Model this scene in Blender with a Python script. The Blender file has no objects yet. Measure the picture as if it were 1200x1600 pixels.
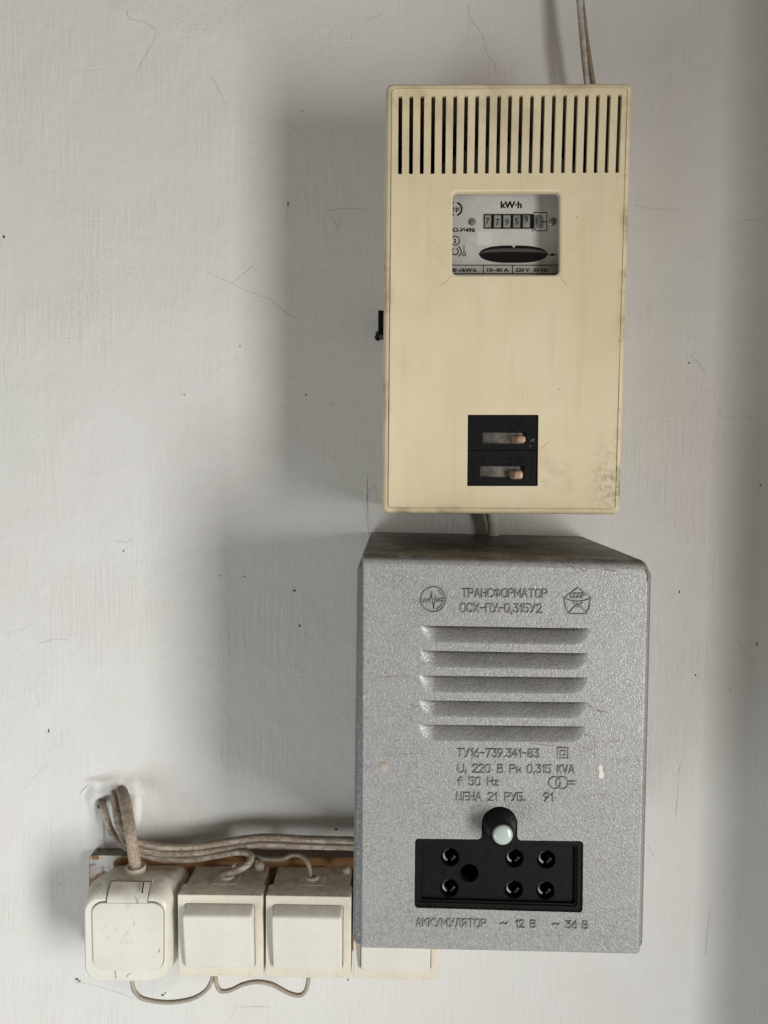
import bpy, math, random
from mathutils import Matrix, Vector, noise as mnoise
from mathutils.geometry import tessellate_polygon
random.seed(7)
S = bpy.context.scene
COL = S.collection

# ------------------------------------------------------------------ camera
D, CZ, F = 0.62, 1.5, 1232.0
CAMR = (Matrix.Rotation(math.radians(1.0), 3, 'Z') @ Matrix.Rotation(math.radians(86.5), 3, 'X')
        @ Matrix.Rotation(math.radians(0.5), 3, 'Z'))
cd = bpy.data.cameras.new('camera'); cam = bpy.data.objects.new('camera', cd); COL.objects.link(cam)
cam.matrix_world = Matrix.Translation((0, -D, CZ)) @ CAMR.to_4x4()
cd.sensor_fit = 'VERTICAL'; cd.angle = 2 * math.atan(800 / F)
cd.clip_start = 0.01; cd.clip_end = 100
S.camera = cam

# ------------------------------------------------------------------ light
w = bpy.data.worlds.new('World'); S.world = w; w.use_nodes = True
w.node_tree.nodes['Background'].inputs[0].default_value = (1.0, 0.885, 0.745, 1)
w.node_tree.nodes['Background'].inputs[1].default_value = 0.185


def area(name, loc, target, sx, sy, power, col, spread=180):
    l = bpy.data.lights.new(name, 'AREA'); l.shape = 'RECTANGLE'; l.size = sx; l.size_y = sy
    l.energy = power; l.color = col; l.spread = math.radians(spread)
    o = bpy.data.objects.new(name, l); COL.objects.link(o)
    o.location = loc
    o.rotation_euler = (Vector(target) - Vector(loc)).to_track_quat('-Z', 'Y').to_euler()
    return o


area('window_light', (0.82, -1.07, 1.13), (-0.6, -1.07, 1.13), 0.42, 0.86, 25.5, (1.0, 0.985, 0.955), 140)
area('left_fill_light', (-0.95, -1.15, 0.45), (-0.25, 0, 1.1), 0.9, 0.9, 10.5, (0.88, 0.96, 1.0))  # added cool fill from low left, brightens the lower left wall
S.view_settings.view_transform = 'Standard'; S.view_settings.look = 'None'
S.view_settings.exposure = 0.0; S.view_settings.gamma = 1.0


def at(px, py, d):
    """point seen at a photo pixel, d metres in front of the wall"""
    v = CAMR @ Vector(((px - 600) / F, (800 - py) / F, -1.0))
    return Vector((0, -D, CZ)) + v * ((D - d) / v.y)


def xz(px, py, d):
    p = at(px, py, d); return (p.x, p.z)


MMPX = lambda d: (D - d) / F     # metres per photo pixel at distance d from the wall

# ------------------------------------------------------------------ materials


class NT:
    def __init__(s, name):
        s.m = bpy.data.materials.new(name); s.m.use_nodes = True
        s.t = s.m.node_tree; s.b = s.t.nodes['Principled BSDF']
        s.tc = s.n('ShaderNodeTexCoord').outputs['Object']

    def n(s, typ, **kw):
        nd = s.t.nodes.new(typ)
        for k, v in kw.items(): setattr(nd, k, v)
        return nd

    def inp(s, sock, v):
        if hasattr(v, 'is_output') or hasattr(v, 'links'): s.t.links.new(v, sock)
        else: sock.default_value = v

    def math(s, op, a, b=0.0, c=None, clamp=False):
        nd = s.n('ShaderNodeMath', operation=op); nd.use_clamp = clamp
        s.inp(nd.inputs[0], a); s.inp(nd.inputs[1], b)
        if c is not None: s.inp(nd.inputs[2], c)
        return nd.outputs[0]

    def mapping(s, scale=(1, 1, 1), rot=(0, 0, 0), loc=(0, 0, 0), vec=None):
        nd = s.n('ShaderNodeMapping')
        s.t.links.new(vec or s.tc, nd.inputs[0])
        nd.inputs['Scale'].default_value = scale; nd.inputs['Rotation'].default_value = rot
        nd.inputs['Location'].default_value = loc
        return nd.outputs[0]

    def noise(s, scale, detail=4, rough=0.55, dist=0.0, vec=None):
        nd = s.n('ShaderNodeTexNoise'); s.t.links.new(vec or s.tc, nd.inputs['Vector'])
        nd.inputs['Scale'].default_value = scale; nd.inputs['Detail'].default_value = detail
        nd.inputs['Roughness'].default_value = rough; nd.inputs['Distortion'].default_value = dist
        return nd.outputs['Fac']

    def voro(s, scale, feature='F1', vec=None, rand=1.0):
        nd = s.n('ShaderNodeTexVoronoi', feature=feature); s.t.links.new(vec or s.tc, nd.inputs['Vector'])
        nd.inputs['Scale'].default_value = scale; nd.inputs['Randomness'].default_value = rand
        return nd.outputs['Distance']

    def ramp(s, v, a, b, lo=0.0, hi=1.0, smooth=True):
        nd = s.n('ShaderNodeMapRange'); nd.interpolation_type = 'SMOOTHSTEP' if smooth else 'LINEAR'
        s.inp(nd.inputs[0], v)
        nd.inputs[1].default_value = a; nd.inputs[2].default_value = b
        nd.inputs[3].default_value = lo; nd.inputs[4].default_value = hi
        return nd.outputs[0]

    def mix(s, f, a, b):
        nd = s.n('ShaderNodeMix', data_type='RGBA')
        s.inp(nd.inputs[0], f)
        for i, v in ((6, a), (7, b)):
            if isinstance(v, tuple): nd.inputs[i].default_value = (*v, 1)
            else: s.t.links.new(v, nd.inputs[i])
        return nd.outputs[2]

    def sep(s, v=None):
        nd = s.n('ShaderNodeSeparateXYZ'); s.t.links.new(v or s.tc, nd.inputs[0]); return nd.outputs

    def up(s):
        g = s.n('ShaderNodeNewGeometry'); return s.sep(g.outputs['Normal'])[2]

    def bump(s, h, strength=1.0, dist=0.001, prev=None):
        nd = s.n('ShaderNodeBump'); s.inp(nd.inputs['Height'], h)
        nd.inputs['Strength'].default_value = strength; nd.inputs['Distance'].default_value = dist
        if prev is not None: s.t.links.new(prev, nd.inputs['Normal'])
        s.t.links.new(nd.outputs[0], s.b.inputs['Normal'])
        return nd.outputs[0]

    def out(s, col=None, rough=None, metal=None, spec=None):
        for k, v in (('Base Color', col), ('Roughness', rough), ('Metallic', metal), ('Specular IOR Level', spec)):
            if v is None: continue
            if isinstance(v, tuple): s.b.inputs[k].default_value = (*v, 1)
            else: s.inp(s.b.inputs[k], v)
        return s.m


def mat_wall():
    k = NT('painted_plaster')
    n1 = k.noise(5, 4, .6); n2 = k.noise(28, 5, .6)
    col = k.mix(k.ramp(n1, .35, .7), (.66, .648, .62), (.70, .692, .675))
    col = k.mix(k.math('MULTIPLY', k.ramp(n2, .56, .74), .22), col, (.60, .585, .55))
    col = k.mix(k.math('MULTIPLY', k.ramp(k.noise(6, 4, .6, vec=k.mapping(loc=(7, 3, 1))), .48, .66), .5), col, (.685, .645, .625))
    col = k.mix(k.math('MULTIPLY', k.ramp(k.noise(7, 4, .6, vec=k.mapping(loc=(2, 9, 4))), .50, .66), .5), col, (.645, .66, .635))
    # specks of dirt
    v = k.voro(46, vec=k.mapping((1, 1, 1), (0, 0, .3)))
    sp = k.math('MULTIPLY', k.ramp(v, .028, .014), k.ramp(k.noise(9, 2), .50, .62))
    col = k.mix(sp, col, (.12, .10, .08))
    v2 = k.voro(120)
    sp2 = k.math('MULTIPLY', k.ramp(v2, .045, .02), k.ramp(k.noise(14, 2, .5), .54, .64))
    col = k.mix(k.math('MULTIPLY', sp2, .6), col, (.25, .22, .19))
    # hair cracks
    wv = k.n('ShaderNodeVectorMath', operation='ADD')
    nz = k.n('ShaderNodeTexNoise'); nz.inputs['Scale'].default_value = 14; nz.inputs['Detail'].default_value = 6
    k.t.links.new(k.tc, nz.inputs['Vector'])
    sc = k.n('ShaderNodeVectorMath', operation='SCALE'); sc.inputs['Scale'].default_value = .035
    k.t.links.new(nz.outputs['Color'], sc.inputs[0])
    k.t.links.new(k.tc, wv.inputs[0]); k.t.links.new(sc.outputs[0], wv.inputs[1])
    cr = k.voro(6.5, 'DISTANCE_TO_EDGE', vec=wv.outputs[0])
    crm = k.math('MULTIPLY', k.ramp(cr, .0055, .002), k.ramp(k.noise(11, 3), .53, .62))
    col = k.mix(k.math('MULTIPLY', crm, .05), col, (.30, .27, .24))
    # brush strokes: each zone of the wall was brushed its own way
    x, y, z = k.sep()
    wob = k.math('MULTIPLY', k.math('SUBTRACT', k.noise(7, 3), .5), .34)
    S = lambda deg, seed: k.noise(1, 5, .6, .25, vec=k.mapping((330, 60, 22), (0, math.radians(deg), 0), (seed, seed, seed)))

    def fm(f, p, q):
        nd = k.n('ShaderNodeMix', data_type='FLOAT'); k.inp(nd.inputs[0], f); k.inp(nd.inputs[2], p); k.inp(nd.inputs[3], q)
        return nd.outputs[0]
    xw = k.math('ADD', x, wob); zw = k.math('ADD', z, wob)
    st = fm(k.ramp(zw, 1.44, 1.50), S(44, 1), S(-34, 2))           # lower left / upper left
    st = fm(k.ramp(xw, -.13, -.08), st, S(2, 3))                    # upright strokes beside the meter box
    hz = k.math('MULTIPLY', k.ramp(k.math('ABSOLUTE', k.math('SUBTRACT', zw, 1.40)), .10, .04), k.ramp(k.math('ABSOLUTE', k.math('ADD', xw, .06)), .12, .07))
    st = fm(hz, st, S(86, 4))                                       # level strokes in the gap between the boxes
    st = fm(k.ramp(xw, .16, .22), st, fm(k.ramp(k.noise(8, 2), .45, .55), S(3, 5), S(88, 6)))
    st = k.math('MULTIPLY', st, k.ramp(k.noise(12, 4, .6, vec=k.mapping(loc=(5, 5, 5))), .40, .68, .12, 1.25))
    fine = k.noise(900, 3, .6); mid = k.noise(130, 5, .6); big = k.noise(11, 3, .5)
    gran = k.math('MULTIPLY', k.noise(480, 2, .5, .8), k.ramp(k.noise(10, 3, vec=k.mapping(loc=(2, 2, 9))), .5, .68))
    h = k.math('ADD', k.math('MULTIPLY', st, .75), k.math('MULTIPLY', mid, .42))
    h = k.math('ADD', h, k.math('MULTIPLY', fine, .12))
    h = k.math('ADD', h, k.math('MULTIPLY', gran, .5))
    h = k.math('ADD', h, k.math('MULTIPLY', big, 2.5))
    h = k.math('SUBTRACT', h, k.math('MULTIPLY', crm, .10))
    k.bump(h, 1.0, .00100)
    return k.out(col, .5, spec=.35)


def mat_cream():
    """aged ivory plastic of the meter cover, local x -77..77 mm, z 0..270 mm"""
    k = NT('aged_ivory_plastic')
    x, y, z = k.sep()
    n1 = k.noise(14, 4, .6); n2 = k.noise(60, 5, .6); n3 = k.noise(260, 4, .6)
    vert = k.noise(1, 5, .6, .3, vec=k.mapping((130, 20, 9)))
    col = k.mix(k.ramp(n1, .35, .68), (.64, .548, .362), (.685, .60, .425))
    col = k.mix(k.math('MULTIPLY', k.ramp(vert, .50, .72), .30), col, (.50, .42, .285))
    # grime along the edges of the front and below the grille
    ex = k.math('SUBTRACT', .077, k.math('ABSOLUTE', x))
    ez = k.math('MINIMUM', z, k.math('SUBTRACT', .270, z))
    ed = k.math('MINIMUM', ex, ez)
    g = k.math('MULTIPLY', k.ramp(ed, .0085, .001), k.math('MULTIPLY', k.ramp(n2, .44, .66), k.ramp(k.noise(19, 3, .5, vec=k.mapping(loc=(4, 2, 7))), .46, .60)))
    col = k.mix(k.math('MULTIPLY', g, .6), col, (.26, .18, .095))
    line = k.math('MULTIPLY', k.ramp(k.math('ABSOLUTE', k.math('SUBTRACT', ed, .0037)), .0007, .0), k.ramp(n1, .42, .62))
    col = k.mix(k.math('MULTIPLY', line, .6), col, (.25, .16, .07))
    rt = k.math('MULTIPLY', k.ramp(x, .050, .074), k.math('MULTIPLY', k.ramp(k.math('ABSOLUTE', k.math('SUBTRACT', z, .022)), .035, .0), k.ramp(n3, .40, .66)))
    col = k.mix(k.math('MULTIPLY', rt, .65), col, (.20, .16, .085))
    top = k.math('MULTIPLY', k.ramp(z, .195, .262), k.ramp(k.noise(34, 5, .65), .47, .68))
    col = k.mix(k.math('MULTIPLY', top, .45), col, (.36, .28, .165))
    sm = k.math('MULTIPLY', k.ramp(k.noise(24, 6, .7, .5), .58, .70), .30)
    col = k.mix(sm, col, (.42, .34, .22))
    v = k.voro(95); spk = k.math('MULTIPLY', k.ramp(v, .05, .025), k.ramp(k.noise(22, 2), .50, .58))
    col = k.mix(k.math('MULTIPLY', spk, .85), col, (.10, .065, .03))
    k.bump(k.math('ADD', k.noise(45, 3), k.math('MULTIPLY', n3, .25)), .25, .0006)
    return k.out(col, k.ramp(n1, .3, .7, .46, .58), spec=.3)


def mat_hammer(name='hammertone_paint', base=(.325, .325, .318), dirty=True):
    k = NT(name)
    n = k.noise(560, 2, .5, 1.2); n2 = k.noise(300, 3, .55, .8); n3 = k.noise(9, 4, .6)
    b2 = tuple(c * 1.10 for c in base); b1 = tuple(c * .70 for c in base)
    worm = k.ramp(k.math('ABSOLUTE', k.math('SUBTRACT', k.noise(470, 1, .5, .5), .5)), .0, .10)
    patch = k.ramp(k.noise(38, 3, .6), .35, .65, .45, 1.0)
    col = k.mix(k.math('ADD', k.math('MULTIPLY', worm, .7), k.math('MULTIPLY', k.ramp(n, .36, .64), .3)), b1, b2)
    col = k.mix(patch, base, col)
    col = k.mix(k.math('MULTIPLY', k.ramp(n3, .45, .72), .22), col, tuple(c * .75 for c in base))
    rough = k.ramp(n2, .3, .7, .36, .52)
    if dirty:
        # brown scuffs on the front and settled dirt on whatever faces up
        sc = k.math('MULTIPLY', k.ramp(k.noise(1, 5, .7, .4, vec=k.mapping((26, 26, 190))), .58, .72), k.ramp(k.noise(8, 2), .48, .6))
        col = k.mix(k.math('MULTIPLY', sc, .5), col, (.16, .12, .09))
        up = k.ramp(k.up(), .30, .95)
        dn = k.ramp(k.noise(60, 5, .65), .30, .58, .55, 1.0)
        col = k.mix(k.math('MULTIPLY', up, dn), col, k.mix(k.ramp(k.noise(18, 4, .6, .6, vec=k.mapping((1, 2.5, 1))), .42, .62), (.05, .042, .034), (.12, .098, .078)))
    k.bump(k.math('ADD', k.math('MULTIPLY', worm, .5), k.math('ADD', n, k.math('MULTIPLY', n2, .5))), .5, .00032)
    return k.out(col, rough, metal=.25, spec=.45)


def mat_plain(name, col, rough, spec=.5, bump=0.0, scale=400, metal=0.0, var=.0):
    k = NT(name)
    c = col
    if var:
        c = k.mix(k.ramp(k.noise(scale * .25, 5, .65), .35, .68), tuple(v * (1 - var) for v in col), tuple(min(1, v * (1 + var)) for v in col))
    if bump: k.bump(k.noise(scale, 4, .6), bump, .0006)
    return k.out(c, rough, metal, spec)


def mat_white_plastic(name, col, dirt=1.0):
    k = NT(name)
    n = k.noise(30, 5, .6); n2 = k.noise(170, 4, .6)
    c = k.mix(k.ramp(n, .35, .7), tuple(v * .94 for v in col), col)
    c = k.mix(k.math('MULTIPLY', k.ramp(n2, .58, .72), .25), c, (.42, .36, .27))
    v = k.voro(260); spk = k.math('MULTIPLY', k.ramp(v, .09, .04), k.ramp(k.noise(60, 2), .50, .60))
    c = k.mix(k.math('MULTIPLY', spk, .7), c, (.13, .10, .07))
    up = k.ramp(k.up(), .35, .95)
    dust = k.math('MULTIPLY', up, k.ramp(k.noise(110, 6, .7), .34, .66, .30 * dirt, .95 * dirt))
    c = k.mix(dust, c, k.mix(k.ramp(k.noise(70, 4), .4, .6), (.25, .215, .155), (.40, .36, .275)))
    k.bump(k.math('ADD', n, k.math('MULTIPLY', n2, .3)), .2, .0004)
    return k.out(c, .38, spec=.45)


def mat_cable(name, lo, hi, paint=(.52, .48, .42), amount=.5, streak=(380, 380, 60), rot=(0, 0, 0)):
    """old cable sheath with flaking whitewash and dust"""
    k = NT(name)
    n = k.noise(90, 6, .7, .6); n2 = k.noise(520, 4, .65)
    s = k.noise(1, 5, .65, .4, vec=k.mapping(streak, rot))
    c = k.mix(k.ramp(n2, .35, .65), lo, hi)
    p = k.ramp(k.math('ADD', k.math('MULTIPLY', n, .5), k.math('MULTIPLY', s, .5)), .56 - .12 * amount, .64 - .12 * amount)
    c = k.mix(k.math('MULTIPLY', p, .85), c, paint)
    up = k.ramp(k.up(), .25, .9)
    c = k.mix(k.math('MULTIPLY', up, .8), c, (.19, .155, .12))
    k.bump(k.math('ADD', n2, k.math('ADD', s, p)), .6, .0006)
    return k.out(c, .75, spec=.2)


def mat_wood():
    k = NT('brown_board')
    g = k.noise(1, 5, .6, .5, vec=k.mapping((14, 60, 320)))
    c = k.mix(k.ramp(g, .35, .65), (.20, .095, .035), (.33, .175, .072))
    x, y, z = k.sep()
    p = k.math('MULTIPLY', k.ramp(k.math('ABSOLUTE', k.math('SUBTRACT', x, .020)), .026, .012), k.ramp(k.noise(75, 6, .7, .5), .46, .52))
    p = k.math('MULTIPLY', p, k.ramp(z, .058, .066))
    c = k.mix(p, c, (.66, .64, .63))
    up = k.ramp(k.up(), .4, .9)
    c = k.mix(k.math('MULTIPLY', up, .85), c, (.10, .08, .065))
    k.bump(k.math('ADD', g, k.math('MULTIPLY', p, 2)), .4, .0006)
    return k.out(c, .6, spec=.3)


def mat_glass():
    m = bpy.data.materials.new('clear_pane'); m.use_nodes = True; t = m.node_tree
    for n in list(t.nodes): t.nodes.remove(n)
    o = t.nodes.new('ShaderNodeOutputMaterial'); mx = t.nodes.new('ShaderNodeMixShader')
    tr = t.nodes.new('ShaderNodeBsdfTransparent'); gl = t.nodes.new('ShaderNodeBsdfGlossy'); fr = t.nodes.new('ShaderNodeFresnel')
    tr.inputs[0].default_value = (.97, .97, .96, 1); gl.inputs['Roughness'].default_value = .04; fr.inputs[0].default_value = 1.5
    ge = t.nodes.new('ShaderNodeNewGeometry'); fm = t.nodes.new('ShaderNodeMath'); fm.operation = 'MULTIPLY'
    inv = t.nodes.new('ShaderNodeMath'); inv.operation = 'SUBTRACT'; inv.inputs[0].default_value = 1.0
    t.links.new(ge.outputs['Backfacing'], inv.inputs[1]); t.links.new(inv.outputs[0], fm.inputs[1]); t.links.new(fr.outputs[0], fm.inputs[0])
    t.links.new(fm.outputs[0], mx.inputs[0]); t.links.new(tr.outputs[0], mx.inputs[1]); t.links.new(gl.outputs[0], mx.inputs[2])
    t.links.new(mx.outputs[0], o.inputs[0]); return m


M = dict(
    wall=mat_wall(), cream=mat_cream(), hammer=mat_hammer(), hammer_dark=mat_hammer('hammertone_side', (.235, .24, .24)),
    black=mat_plain('black_bakelite', (.0050, .0042, .0042), .45, .16, .25, 900, var=.3),
    black_matt=mat_plain('black_moulding', (.0042, .0042, .0045), .5, .14, .3, 1200, var=.25),
    void=mat_plain('dark_interior', (.012, .011, .010), .8, .1),
    ivory=mat_white_plastic('ivory_switch_plastic', (.67, .625, .52), .9),
    ivory2=mat_white_plastic('pale_rocker_plastic', (.68, .66, .59), .28),
    ivory3=mat_white_plastic('pale_socket_plastic', (.67, .655, .575), .75),
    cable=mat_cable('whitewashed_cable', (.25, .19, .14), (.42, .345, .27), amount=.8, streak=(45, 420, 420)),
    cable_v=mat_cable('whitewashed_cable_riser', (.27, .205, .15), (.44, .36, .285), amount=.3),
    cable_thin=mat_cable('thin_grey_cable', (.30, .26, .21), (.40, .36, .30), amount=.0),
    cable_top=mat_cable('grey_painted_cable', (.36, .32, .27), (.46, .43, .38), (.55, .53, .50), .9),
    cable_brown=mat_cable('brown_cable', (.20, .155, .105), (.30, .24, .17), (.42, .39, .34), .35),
    wood=mat_wood(), glass=mat_glass(),
    face=mat_plain('meter_face_paint', (.59, .57, .55), .5, .4, .1, 500, var=.05),
    ink=mat_plain('black_ink', (.004, .004, .004), .8, .05),
    sticker=mat_plain('paper_sticker', (.68, .66, .64), .6, .2),
    drum=mat_plain('counter_drum', (.26, .26, .25), .5, .4, var=.2), digit=mat_plain('digit_paint', (.03, .03, .03), .6, .2),
    steel=mat_plain('dull_steel', (.42, .40, .37), .35, .5, .3, 800, .9),
    contact=mat_plain('contact_metal', (.05, .047, .045), .33, .5, .3, 700, .35),
    disc=mat_plain('meter_disc', (.22, .22, .22), .3, .5, metal=.9),
    toggle=mat_plain('beige_toggle', (.36, .24, .165), .32, .5, .1, 500, var=.12),
    slot=mat_plain('dusty_slot', (.13, .115, .10), .6, .3, .4, 500, var=.35),
    lens=mat_plain('milky_lens', (.40, .46, .44), .2, .5),
    chip=mat_plain('bare_primer', (.68, .64, .57), .7, .2, .2),
    crack=mat_plain('crack_dirt', (.40, .37, .33), .9, .1),
    crack_tan=mat_plain('cover_crack_dirt', (.43, .31, .17), .9, .1),
    speck=mat_plain('dark_speck', (.10, .08, .06), .8, .2),
    scuff=mat_plain('brown_scuff', (.19, .145, .11), .8, .2, var=.3, scale=900),
    plaster=mat_plain('loose_plaster', (.60, .585, .55), .85, .2, .8, 260, var=.15),
    dusty=mat_plain('dusty_plaster_crumb', (.33, .29, .245), .9, .1, .9, 300, var=.3),
    meterbody=mat_plain('grey_meter_housing', (.10, .10, .095), .3, .5),
)

# ------------------------------------------------------------------ mesh tools


class MB:
    def __init__(s): s.v = []; s.f = []; s.flat = []

    def add(s, pts):
        i = len(s.v); s.v += [tuple(p) for p in pts]; return list(range(i, i + len(pts)))

    def bridge(s, a, b, closed=True):
        n = len(a)
        for i in range(n if closed else n - 1):
            j = (i + 1) % n
            s.f.append((a[i], a[j], b[j], b[i]))

    def loft(s, rings, cap0=False, cap1=False):
        ids = [s.add(r) for r in rings]
        for a, b in zip(ids, ids[1:]): s.bridge(a, b)
        if cap0: s.f.append(tuple(reversed(ids[0])))
        if cap1: s.f.append(tuple(ids[-1]))
        return ids

    def sheet(s, outer, holes, y):
        """flat face in the x-z plane at y with holes; all outlines are (x,z) lists"""
        loops = [[Vector((p[0] * 1000, p[1] * 1000, 0)) for p in l] for l in [outer] + holes]
        ids = s.add([(p.x / 1000, y, p.y / 1000) for l in loops for p in l])
        for t in tessellate_polygon(loops): s.flat.append(tuple(ids[i] for i in t))

    def box(s, x0, x1, y0, y1, z0, z1):
        i = s.add([(x0, y0, z0), (x1, y0, z0), (x1, y1, z0), (x0, y1, z0), (x0, y0, z1), (x1, y0, z1), (x1, y1, z1), (x0, y1, z1)])
        for q in ((0, 3, 2, 1), (4, 5, 6, 7), (0, 1, 5, 4), (1, 2, 6, 5), (2, 3, 7, 6), (3, 0, 4, 7)): s.f.append(tuple(i[k] for k in q))

    def tube(s, pts, r, n=10, caps=True, wob=0.0):
        pts = [Vector(p) for p in pts]; rings = []
        ref = Vector((0.13, 1, 0.21)).normalized()
        for i, p in enumerate(pts):
            t = (pts[min(i + 1, len(pts) - 1)] - pts[max(i - 1, 0)]).normalized()
            a = ref - t * ref.dot(t)
            if a.length < .05: a = Vector((1, 0, 0)) - t * t.x
            a.normalize(); b = t.cross(a); ref = a
            rr = (r(i / (len(pts) - 1)) if callable(r) else r) * (1 + random.uniform(-wob, wob))
            rings.append([p + (a * math.cos(q) + b * math.sin(q)) * rr for q in (2 * math.pi * k / n for k in range(n))])
        s.loft(rings, caps, caps)

    def relief(s, pts, w, h, y, closed=False):
        """raised round-topped stroke of half width w and height h on the plane y, pts are (x,z)"""
        P = [Vector((p[0], 0, p[1])) for p in pts]; n = len(P); rings = []
        for i, p in enumerate(P):
            if closed: d0, d1 = P[(i + 1) % n] - p, p - P[i - 1]
            else: d0, d1 = (P[min(i + 1, n - 1)] - p), (p - P[max(i - 1, 0)])
            d0 = d0.normalized() if d0.length else d1.normalized(); d1 = d1.normalized() if d1.length else d0
            t = (d0 + d1)
            t = t.normalized() if t.length > .2 else d0
            nrm = Vector((-t.z, 0, t.x)); k = 1 / max(.55, nrm.dot(Vector((-d0.z, 0, d0.x))))
            e = Vector((0, 0, 0))
            if not closed and i == 0: e = -t * w * .7
            if not closed and i == n - 1: e = t * w * .7
            rings.append([p + e + nrm * (w * k * a) + Vector((0, y - h * b, 0)) for a, b in ((-1, -.15), (-.72, .65), (0, 1), (.72, .65), (1, -.15))])
        ids = [s.add(r) for r in rings]
        for a, b in zip(ids, ids[1:]): s.bridge(a, b, False)
        if closed: s.bridge(ids[-1], ids[0], False)
        else:
            s.f.append(tuple(ids[0])); s.f.append(tuple(reversed(ids[-1])))

    def blob(s, c, rx, ry, rz, n=10, m=6, jit=.15, rnd=None):
        c = Vector(c); rings = []
        for j in range(m + 1):
            ph = math.pi * j / m
            rings.append([c + Vector((rx * math.sin(ph) * math.cos(q), ry * math.sin(ph) * math.sin(q), rz * math.cos(ph))) * (1 + random.uniform(-jit, jit) * (0 < j < m))
                          for q in (2 * math.pi * k / n for k in range(n))])
        s.loft(rings)

    def build(s, name, mat, parent=None, root=None, smooth=True, ang=35):
        o0 = Vector((0, 0, 0))
        if root is not None: o0 = root.location
        me = bpy.data.meshes.new(name)
        me.from_pydata([(Vector(p) - o0) for p in s.v], [], s.f + s.flat)
        for q in range(len(s.f), len(s.f) + len(s.flat)): me.polygons[q].material_index = 1
        import bmesh
        b = bmesh.new(); b.from_mesh(me)
        bmesh.ops.remove_doubles(b, verts=b.verts, dist=1e-6)
        bmesh.ops.recalc_face_normals(b, faces=b.faces)
        b.to_mesh(me); b.free()
        me.materials.append(M[mat])
        if smooth:
            fl = [p.material_index == 1 for p in me.polygons]
            me.shade_smooth(); me.set_sharp_from_angle(angle=math.radians(ang))
            if any(fl):   # the flat sheets keep straight normals right up to their bevels
                for p, q in zip(me.polygons, fl): p.use_smooth = not q
        for p in me.polygons: p.material_index = 0
        ob = bpy.data.objects.new(name, me); COL.objects.link(ob)
        if parent is not None: ob.parent = parent
        return ob


def thing(name, loc, label, cat, group=None):
    o = bpy.data.objects.new(name, None); COL.objects.link(o); o.location = loc
    o.empty_display_size = .02
    return tag(o, label, cat, group)


def tag(o, label, cat, group=None):
    o['label'] = label; o['category'] = cat
    if group: o['group'] = group
    return o


def smoothline(P, sub=8):
    P = [Vector(p) for p in P]; out = []
    for i in range(len(P) - 1):
        a, b, c, d = P[max(i - 1, 0)], P[i], P[i + 1], P[min(i + 2, len(P) - 1)]
        for k in range(sub):
            t = k / sub
            out.append(.5 * ((2 * b) + (c - a) * t + (2 * a - 5 * b + 4 * c - d) * t * t + (3 * b - a - 3 * c + d) * t ** 3))
    out.append(P[-1]); return out


def inset_quad(q, ins):
    """q: 4 (x,z) clockwise from top-left; ins: metres at top,right,bottom,left"""
    if not isinstance(ins, (tuple, list)): ins = (ins,) * 4
    L = []
    for i in range(4):
        a, b = Vector(q[i]), Vector(q[(i + 1) % 4]); d = (b - a).normalized(); n = Vector((d.y, -d.x)) * 1.0
        L.append((a + n * ins[i], d))
    out = []
    for i in range(4):
        (p, d), (p2, d2) = L[i - 1], L[i]
        t = ((p2 - p).x * d2.y - (p2 - p).y * d2.x) / (d.x * d2.y - d.y * d2.x)
        out.append(tuple(p + d * t))
    return out


def rq(q, r, n=6):
    """rounded outline of a quad of (x,z) points, 4*(n+1) points"""
    r4 = r if isinstance(r, (tuple, list)) else (r,) * 4
    out = []
    for i in range(4):
        p = Vector(q[i]); a = (Vector(q[i - 1]) - p).normalized(); b = (Vector(q[(i + 1) % 4]) - p).normalized()
        h = math.acos(max(-1, min(1, a.dot(b)))) / 2; rr = r4[i]
        c = p + (a + b).normalized() * (rr / math.sin(h))
        s0 = p + a * (rr / math.tan(h)) - c; s1 = p + b * (rr / math.tan(h)) - c
        a0 = math.atan2(s0.y, s0.x); a1 = math.atan2(s1.y, s1.x)
        da = (a1 - a0 + math.pi) % (2 * math.pi) - math.pi
        for k in range(n + 1):
            t = a0 + da * k / n
            out.append((c.x + rr * math.cos(t), c.y + rr * math.sin(t)))
    return out


def ring(o2, y): return [(p[0], y, p[1]) for p in o2]


def circ(c, r, n=24, a0=0.0): return [(c[0] + r * math.cos(a0 - 2 * math.pi * k / n), c[1] + r * math.sin(a0 - 2 * math.pi * k / n)) for k in range(n)]


def pq(pts, d): return [xz(x, y, d) for x, y in pts]


def text(s, x0, y0, x1, y1, d, name, mat, parent, root, bold=.0, thick=.00004):
    """flat printed text fitted to a rectangle given by its lower-left / upper-right photo pixels at distance d"""
    c = bpy.data.curves.new('t', 'FONT'); c.body = s; c.offset = bold; c.resolution_u = 3
    o = bpy.data.objects.new('t', c); COL.objects.link(o)
    me = bpy.data.meshes.new_from_object(o); bpy.data.objects.remove(o); bpy.data.curves.remove(c)
    X = [v.co.x for v in me.vertices]; Y = [v.co.y for v in me.vertices]
    a = Vector(xz(x0, y1, d)); b = Vector(xz(x1, y0, d)); mnx, mxx, mny, mxy = min(X), max(X), min(Y), max(Y)
    m = MB()
    m.v = [(a.x + (v.co.x - mnx) / (mxx - mnx) * (b.x - a.x), -d - thick, a.y + (v.co.y - mny) / (mxy - mny) * (b.y - a.y)) for v in me.vertices]
    m.f = [tuple(p.vertices) for p in me.polygons]
    bpy.data.meshes.remove(me)
    return m.build(name, mat, parent, root, smooth=False)


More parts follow.
